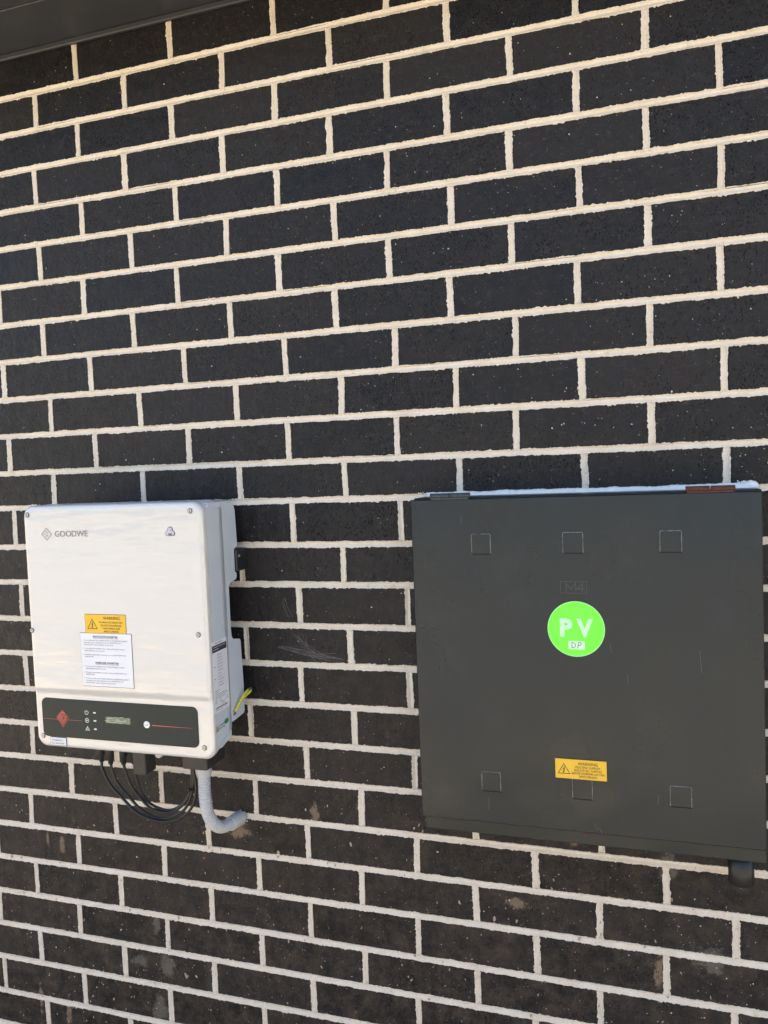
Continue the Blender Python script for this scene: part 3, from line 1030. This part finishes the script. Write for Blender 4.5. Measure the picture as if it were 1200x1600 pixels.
m_.stroke(f2, arc(.1925, 1.1455, .0042, 125, 415), .0010); m_.stroke(f2, [(.1925, 1.1460), (.1925, 1.1505)], .0010)
m_.stroke(f2, arc(.1928, 1.1288, .0044, 0, 345), .0010, closed=True); m_.poly(f2, [(.1912, 1.1265), (.1950, 1.1288), (.1912, 1.1311)])
m_.stroke(f2, [(.1885, 1.1083), (.1975, 1.1083), (.1930, 1.1160)], .0010, closed=True); m_.rect(f2, .1925, 1.1102, .1935, 1.1130)
m_.build('symbols', M['paint_white'], dp)
lcd = MB().rect(f, .2385, 1.1262, .2985, 1.1392).build('screen', M['lcd'], dp)
rs2 = random.Random(3); m_ = MB()
for k in range(9):
    z = 1.1278 + .0104 * (k / 8) + rs2.uniform(-.0006, .0006); x = .237 + rs2.uniform(-.001, .008)
    pts = [(x + i * .0065, z + rs2.uniform(-.0009, .0009)) for i in range(rs2.randint(5, 8))]
    m_.stroke(f2, [p for p in pts if p[0] < .290], rs2.uniform(.0005, .0012))
m_.build('peeling_film', M['lcdlight'], dp)
bt = MB().plug(front(LY), .3370, 1.1285, .0072, .0, .0022, 24, .0008).build('button', M['paint_white'], dp)
MB().stroke(front(LY - .0026), [(.3335, 1.1268), (.3400, 1.1268), (.3400, 1.1298)], .0010).build('button_print', M['red'], dp) if False else None
m_ = MB().stroke(front(LY - .0026), [(.3337, 1.1280), (.3402, 1.1280)], .0012)
m_.stroke(front(LY - .0026), [(.3402, 1.1280), (.3402, 1.1303)], .0009)
m_.build('button_print', M['red'], dp)

# small plate at the lower left corner
pl = sticker('isolator_label', inv, front(LY), .0965, 1.0705, .1360, 1.0868, M['label'], .0014)
tag(pl, label='small white plate with two lines of print under the display strip')
m_ = MB(); f = front(LY - .0019)
text(m_, f, 'PV ARRAY A', .1150, 1.0800, .0030, .0260, 'C', .01)
text(m_, f, 'D.C. ISOLATOR', .1158, 1.0735, .0030, .0320, 'C', .01)
m_.build('lettering', M['softink'], pl)

# rating label on the right side
SX = X1 - .0015
SC = X1 + .0003
sf = sideframe(SC)
rl = MB().slab(sf, [(-.1638, 1.1555), (-.1060, 1.1570), (-.1060, 1.2990), (-.1638, 1.2985)], 0, .0004).build('rating_label', M['label'], inv)
tag(rl, label='tall white rating label on the right side of the inverter')
f = sideframe(SC + .0007); m_ = MB(); g_ = MB()
m_.rect(f, -.1640, 1.2770, -.1080, 1.2905)
rr_ = random.Random(5)
z = 1.2720
while z > 1.205:
    g_.stroke(f, [(-.146, z), (-.109, z)], .0003)
    g_.stroke(f, [(-.146, z - .0022), (-.146 + rr_.uniform(.012, .022), z - .0022)], .0011)
    z -= .0062
for z in (1.2480, 1.2240): g_.stroke(f, [(-.161, z), (-.154, z)], .0016)
for k, w in enumerate((.018, .012, .045, .05, .038)): g_.stroke(f, [(-.160, 1.2000 - k * .0038), (-.160 + w, 1.2000 - k * .0038)], .0011)
for u in (-.158, -.140, -.114): g_.stroke(f, [(u - .0042, 1.1760), (u + .0042, 1.1760), (u, 1.1830)], .0009, closed=True)
text(g_, f, 'CE', -.136, 1.1690, .0060, bold=.01)
g_.stroke(f, [(-.160, 1.1655), (-.114, 1.1655)], .0032)
for k, w in enumerate((.020, .014, .010)): g_.stroke(f, [(-.160 + k * .017, 1.1612), (-.160 + k * .017 + w * .7, 1.1612)], .0010)
m_.build('black_band', M['ink'], rl); g_.build('print', M['grey_line'], rl)
q_ = MB(); q_.stroke(sideframe(SC + .0009), [(-.1600, 1.2868), (-.1120, 1.2868)], .0008); q_.stroke(sideframe(SC + .0009), [(-.1600, 1.2820), (-.1400, 1.2820)], .0010)
q_.build('band_print', M['label'], rl)
r_ = MB().disc(f, -.148, 1.2945, .0020, 8); r_.build('red_mark', M['red'], rl)
g2 = MB(); text(g2, f, 'GOODWE', -.144, 1.2932, .0028); g2.build('brand_print', M['softink'], rl)
MB().disc(sideframe(SC + .0003), -.1215, 1.1300, .0052, 20, 0, .0085).build('green_seal', M['ovalgreen'], inv)
wl_ = MB().slab(sideframe(X1 + .0002), [(-.1640, 1.1190), (-.1530, 1.1190), (-.1530, 1.1300), (-.1640, 1.1300)], 0, .0004).build('hot_surface_label', simple('dull_yellow', (.50, .46, .25), .5), inv)
m_ = MB(); m_.stroke(sideframe(X1 + .0010), [(-.1625, 1.1205), (-.1545, 1.1205), (-.1585, 1.1285)], .0010, closed=True); m_.build('lettering', M['ink'], wl_)
m_ = MB(); text(m_, sideframe(SC + .0003), 'HOT SURFACE', -.151, 1.1270, .0030, .022, bold=.01); text(m_, sideframe(SC + .0003), 'DO NOT TOUCH', -.151, 1.1215, .0030, .022, bold=.01)
m_.build('side_print', M['ink'], inv)

# earth wire looped at the side plate
ew = smooth_path([(SX + .003, -.0865, 1.1385), (SX + .006, -.078, 1.148), (SX + .010, -.062, 1.163), (SX + .012, -.045, 1.1715), (SX + .011, -.030, 1.171), (SX + .006, -.027, 1.163), (SX + .001, -.040, 1.156), (SX - .002, -.052, 1.150)], 6)
o = MB().tube(ew, .0030, 8).build('earth_wire', M['earth'], inv)
tag(o, label='short green and yellow earth wire looped beside the inverter')
MB().plug(sideframe(SX), -.0870, 1.1360, .0052, .0, .003, 14, .0008).build('lug', M['lug'], o)

# parts below the inverter
sw = MB(); sw.bevbox(.2810, .3120, -.150, -.112, 1.0125, 1.068, .002); o = sw.build('switch_housing', M['black'], inv)
m_ = MB()
for u, v in ((-.139, 1.047), (-.139, 1.0415), (-.139, 1.036), (-.127, 1.045), (-.121, 1.041), (-.127, 1.037)): m_.rect(sideframe(.3123), u - .001, v - .0006, u + .001, v + .0006)
m_.build('print', M['grey_line'], o)
ac = MB(); ac.bevbox(.4000, .4575, -.151, -.078, 1.0345, 1.082, .0022); o = ac.build('cable_cover', M['black'], inv)
MB().plug(sideframe(.4575), -.118, 1.060, .0022, 0, .0012, 10).build('screw', M['steel'], o)
MB().plug(front(-.128), .3360, 1.0560, .009, 0, .012, 20, .002).build('plug_cap', M['conduit'], inv)
MB().bevbox(.15, .40, -.135, -.085, 1.055, 1.084, .002).build('connector_plate', M['black'], inv)
SOCK = ((.1650, -.100), (.1945, -.108), (.2245, -.104), (.2440, -.095))
for x, y in SOCK:
    c_ = MB(); c_.tube([(x, y, 1.070), (x, y, 1.030), (x, y, 1.028), (x, y, 1.013)], .0062, 12, [.0080, .0080, .0060, .0052]); c_.build('connector', M['black'], inv)
C1 = [(.165, 1.014), (.1680, .998), (.189, .965), (.223, .937), (.258, .912), (.301, .900), (.343, .903), (.379, .922), (.400, .952), (.405, .985), (.402, 1.015), (.398, 1.055)]
C2 = [(.1945, 1.014), (.196, 1.000), (.207, .972), (.235, .942), (.269, .913), (.315, .902), (.366, .924), (.390, .965), (.396, 1.005), (.394, 1.055)]
C3 = [(.2245, 1.014), (.226, 1.000), (.238, .966), (.260, .938), (.287, .917), (.330, .914), (.366, .938), (.384, .970), (.388, 1.009), (.388, 1.055)]
C4 = [(.2440, 1.014), (.2455, .985), (.255, .950), (.277, .926), (.316, .915), (.348, .926), (.374, .955), (.385, .990), (.384, 1.055)]
for k, (cc, (sx, sy)) in enumerate(zip((C1, C2, C3, C4), SOCK)):
    nn = len(cc)
    pts = [(x, sy + (-.112 + .007 * k - sy) * min(1, i / 4), z) for i, (x, z) in enumerate(cc)]
    MB().tube(smooth_path(pts, 7), .0030, 10).build('cable', M['cable'], inv)
tie = MB().tube([(.383, -.106, .972), (.394, -.120, .974), (.404, -.106, .976), (.394, -.090, .974), (.383, -.106, .972)], .0022, 6).build('cable_tie', M['cable'], inv)

# corrugated conduit into the wall
cp = smooth_path([(.4295, -.118, 1.040), (.4290, -.118, 1.000), (.4285, -.117, .965), (.4290, -.111, .930), (.4315, -.095, .900), (.4345, -.068, .880), (.4400, -.035, .8745)], 10)
# resample evenly and ripple the radius
L_ = [0]
for a, b in zip(cp, cp[1:]): L_.append(L_[-1] + (b - a).length)
def at_len(s_):
    for i in range(1, len(L_)):
        if L_[i] >= s_: return cp[i - 1].lerp(cp[i], (s_ - L_[i - 1]) / (L_[i] - L_[i - 1]))
    return cp[-1]
N_ = int(L_[-1] / .0008)
pts = [at_len(L_[-1] * i / N_) for i in range(N_ + 1)]
rad = [.0100 + .0031 * abs(math.sin(math.pi * (L_[-1] * i / N_) / .0062)) ** .7 for i in range(N_ + 1)]
cdt = thing('flexible_conduit', 'grey corrugated conduit curving from under the white inverter into the brick wall', 'conduit', (.43, -.06, .87))
MB().tube(pts, .012, 18, rad).build('corrugated_tube', M['conduit'], cdt)
MB().tube([(.4295, -.118, 1.042), (.4294, -.118, 1.0105), (.4293, -.118, 1.009)], .0, 20, [.0150, .0150, .0132]).build('collar', M['conduit'], cdt)
MB().tube([(.4385, -.043, .8748), (.4390, -.040, .8746), (.4440, -.004, .8735), (.4443, -.002, .8735)], .0, 20, [.0135, .0152, .0156, .0150]).build('wall_fitting', M['conduit'], cdt)
ms = MB()
for k in range(12):
    a = k / 12 * 2 * math.pi + rs.uniform(-.1, .1); q = rs.uniform(.012, .016)
    fleck(ms, .4445 + q * math.cos(a), .8720 + q * math.sin(a), rs.uniform(.002, .004), rs.uniform(.002, .004), a, rs.uniform(.0003, .0012))
ms.build('sealant', M['silicone'] if False else M['speck'], cdt)


# ------------------------------------------------------------------ dark metal cabinet on the right
cab = thing('meter_box', 'large dark grey metal cabinet with round green PV sticker on its door', 'cabinet', (1.185, 0, .94))
MB().bevbox(.8925, 1.4845, -.094, -.001, .9385, 1.568, .0015).build('box_body', M['body'], cab)
# door: folded sheet with a returned lip
dr = MB()
dx0, dx1, dz0, dz1 = .8890, 1.4835, .9655, 1.5655
dr.bevbox(dx0, dx1, -.105, -.0948, dz0, dz1, .0016)
door = dr.build('door', M['door'], cab)
DF = front(-.105)
mesh_sq = None
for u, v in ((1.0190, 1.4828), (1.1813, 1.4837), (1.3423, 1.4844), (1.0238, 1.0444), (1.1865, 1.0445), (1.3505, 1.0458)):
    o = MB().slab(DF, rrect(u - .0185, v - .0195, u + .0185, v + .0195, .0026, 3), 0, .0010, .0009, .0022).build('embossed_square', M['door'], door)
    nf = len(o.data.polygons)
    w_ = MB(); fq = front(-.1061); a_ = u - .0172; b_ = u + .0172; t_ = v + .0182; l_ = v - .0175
    w_.stroke(fq, [(a_, l_), (a_, t_ - .002), (a_ + .0015, t_), (b_ - .0015, t_), (b_, t_ - .002), (b_, l_)], .0011)  # highlight painted along the top and side edges
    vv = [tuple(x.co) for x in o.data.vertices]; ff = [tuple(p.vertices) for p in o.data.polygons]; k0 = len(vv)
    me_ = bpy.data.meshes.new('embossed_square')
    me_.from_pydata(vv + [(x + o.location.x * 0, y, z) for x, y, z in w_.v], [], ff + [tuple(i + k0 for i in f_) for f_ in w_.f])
    me_.materials.append(M['door']); me_.materials.append(M['edge_sheen'])
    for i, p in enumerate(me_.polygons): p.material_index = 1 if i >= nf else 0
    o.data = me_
# pressed emblem: a plate with a stylised M and 4
m_ = MB()
f = front(-.1052)
m_.stroke(f, [(1.158, 1.395), (1.158, 1.4155), (1.203, 1.4155), (1.203, 1.395)], .0011, .0006, True)
for l in ([(1.168, 1.398), (1.168, 1.412), (1.176, 1.402), (1.184, 1.4125), (1.184, 1.398)], [(1.1955, 1.398), (1.1955, 1.412), (1.186, 1.4025), (1.200, 1.4025)]):
    m_.stroke(f, l, .0017, .0008)
vs_ = list(m_.v)
m_.build('pressed_emblem', M['emblem'], door)
rust = MB().disc(front(-.0942), 1.1890, .9560, .0042, 7, .0002, .0052).build('rust_spot', M['rust'], cab)
MB().disc(front(-.0942), 1.1885, .9555, .0018, 6, .0006, .0022).build('hole', M['dark_hole'], rust)
# scratches and scuffs of the door
m_ = MB(); f = front(-.1052)
for l in ([(.9835, 1.533), (.9838, 1.518)], [(1.0175, .990), (1.018, 1.015)], [(1.3130, 1.028), (1.3145, 1.045)], [(1.3850, 1.30), (1.3870, 1.262)], [(1.268, 1.255), (1.2682, 1.238)], [(1.240, 1.3075), (1.2415, 1.290)], [(1.214, .977), (1.219, .966)], [(1.205, .985), (1.212, .972)]):
    m_.stroke(f, l, .0006)
tag(m_.build('scratches', M['doorscratch'], door), kind='stuff')
# hinges
for x0, x1, mat in ((.9260, 1.0000, 'hinge'), (1.3675, 1.4440, 'rust')):
    hg = MB()
    xm = (x0 + x1) / 2
    hg.tube([(x0, -.098, 1.5712), (xm - .0006, -.098, 1.5712)], .0052, 12).tube([(xm + .0006, -.098, 1.5712), (x1, -.098, 1.5712)], .0052, 12)
    hg.box(x0 + .002, x1 - .002, -.1040, -.0925, 1.5630, 1.5680)
    o = hg.build('hinge', M[mat], cab)
    tag(o, label='rusty brown hinge barrel' if mat == 'rust' else 'dark painted hinge barrel')
# silicone bead between cabinet top and brick
sb = MB(); nA, nB = vnoise(21), vnoise(22)
rows_ = []
x = .8960
while x < 1.4920:
    endl = max(0, 1 - (x - .896) / .018); endr = max(0, (x - 1.452) / .03)
    hgt = .0092 + .0012 * nA(x * 60) + .0006 * nB(x * 260) + .004 * endr * (nB(x * 190) * .5 + .8) * (x < 1.487)
    dep = .030 + .004 * nB(x * 40)
    rows_.append([(x, .0004, 1.5665 + hgt), (x, -.006, 1.5665 + hgt * .97), (x, -.0105, 1.5665 + hgt * .62), (x, -.0125, 1.5672 + .001), (x, -dep, 1.5677)])
    x += .002
vs = [p for r_ in rows_ for p in r_]
sb.add(vs, [(i * 5 + k, i * 5 + k + 1, (i + 1) * 5 + k + 1, (i + 1) * 5 + k) for i in range(len(rows_) - 1) for k in range(4)], True)
sb.build('silicone_bead', M['silicone'], cab)
sd = MB()
for X, sgn in ((1.4850, 1), (.8920, -1)):
    sd = MB()
    pts = [(X + sgn * .0012, -.002, 1.566 - k * .012) for k in range(52)]
    sd.tube(pts, .002, 6, [max(.0008, (.0034 if sgn > 0 else .002) * (.55 + .45 * nA(k * .7)) * (1 if k < 3 else .8)) for k in range(52)])
    sd.build('side_sealant', M['silicone'], cab)
bl = MB()
for k in range(26):
    fx = rs.uniform(.872, .900) if k < 10 else rs.uniform(1.452, 1.489)
    fleck(bl, fx, 1.5725 + rs.uniform(-.002, .007 if k >= 10 else .003), rs.uniform(.001, .0035), rs.uniform(.0008, .002), rs.uniform(0, 3), rs.uniform(.0004, .0016))
tag(bl.build('silicone_smear', M['silicone'], cab), kind='stuff')

# green PV sticker
gs = MB().plug(DF, 1.1828, 1.3315, .0492, 0, .0006, 72).build('round_sticker', M['greenring'], cab)
tag(gs, label='round bright green sticker reading PV with DP written below')
f = front(-.1058)
m_ = MB(); m_.stroke(f, arc(1.1828, 1.3315, .0485, 0, 355, 71), .0008, closed=True)
text(m_, f, 'P', 1.1553, 1.3190, .0298, .0215, bold=.045); text(m_, f, 'V', 1.1835, 1.3190, .0298, .0285, bold=.045)
m_.build('lettering', M['palegreen'], gs)
tp = MB().slab(f, [(1.1690, 1.2957), (1.1972, 1.2955), (1.1975, 1.3100), (1.1692, 1.3102)], 0, .0003).build('tape', M['paper'], gs)
m_ = MB(); f = front(-.1064)
m_.stroke(f, [(1.1755, 1.2985), (1.1752, 1.3075), (1.1790, 1.3070), (1.1812, 1.3045), (1.1812, 1.3010), (1.1785, 1.2985), (1.1748, 1.2982)], .0008)
m_.stroke(f, [(1.1852, 1.2972), (1.1862, 1.3070), (1.1888, 1.3082), (1.1912, 1.3068), (1.1908, 1.3042), (1.1885, 1.3025), (1.1858, 1.3022)], .0008)
m_.build('handwriting', M['ink'], gs)

# yellow switchboard warning
yl = sticker('warning_label', cab, DF, 1.1405, 1.0625, 1.2290, 1.0975, M['yellow'], .0016)
tag(yl, label='yellow multiple supplies warning label near the bottom of the door')
m_ = MB(); f = front(-.1070)
hazard(m_, f, 1.1555, 1.0795, .0205, .0010)
text(m_, f, 'WARNING', 1.1970, 1.0880, .0056, .0340, 'C')
for k, (s_, w) in enumerate((('MULTIPLE SUPPLIES', .0425), ('ISOLATE ALL SUPPLIES', .0475), ('BEFORE WORKING ON THIS', .0560), ('SWITCHBOARD', .0310))):
    text(m_, f, s_, 1.1970, 1.0822 - k * .0055, .0039, w, 'C')
m_.build('lettering', M['ink'], yl)

# conduit stub hanging below the cabinet
st = MB().tube([(1.4487, -.052, .9400), (1.4487, -.052, .8835), (1.4487, -.052, .8805), (1.4487, -.052, .8785)], .0, 28, [.0212, .0212, .0200, .0170])
o = st.build('conduit_stub', M['cable']); tag(o, 'short black conduit stub hanging under the right end of the dark cabinet', 'pipe')
recentre(o, (1.4487, -.052, .8785))
print('faces', sum(len(o.data.polygons) for o in bpy.data.objects if o.type == 'MESH'))
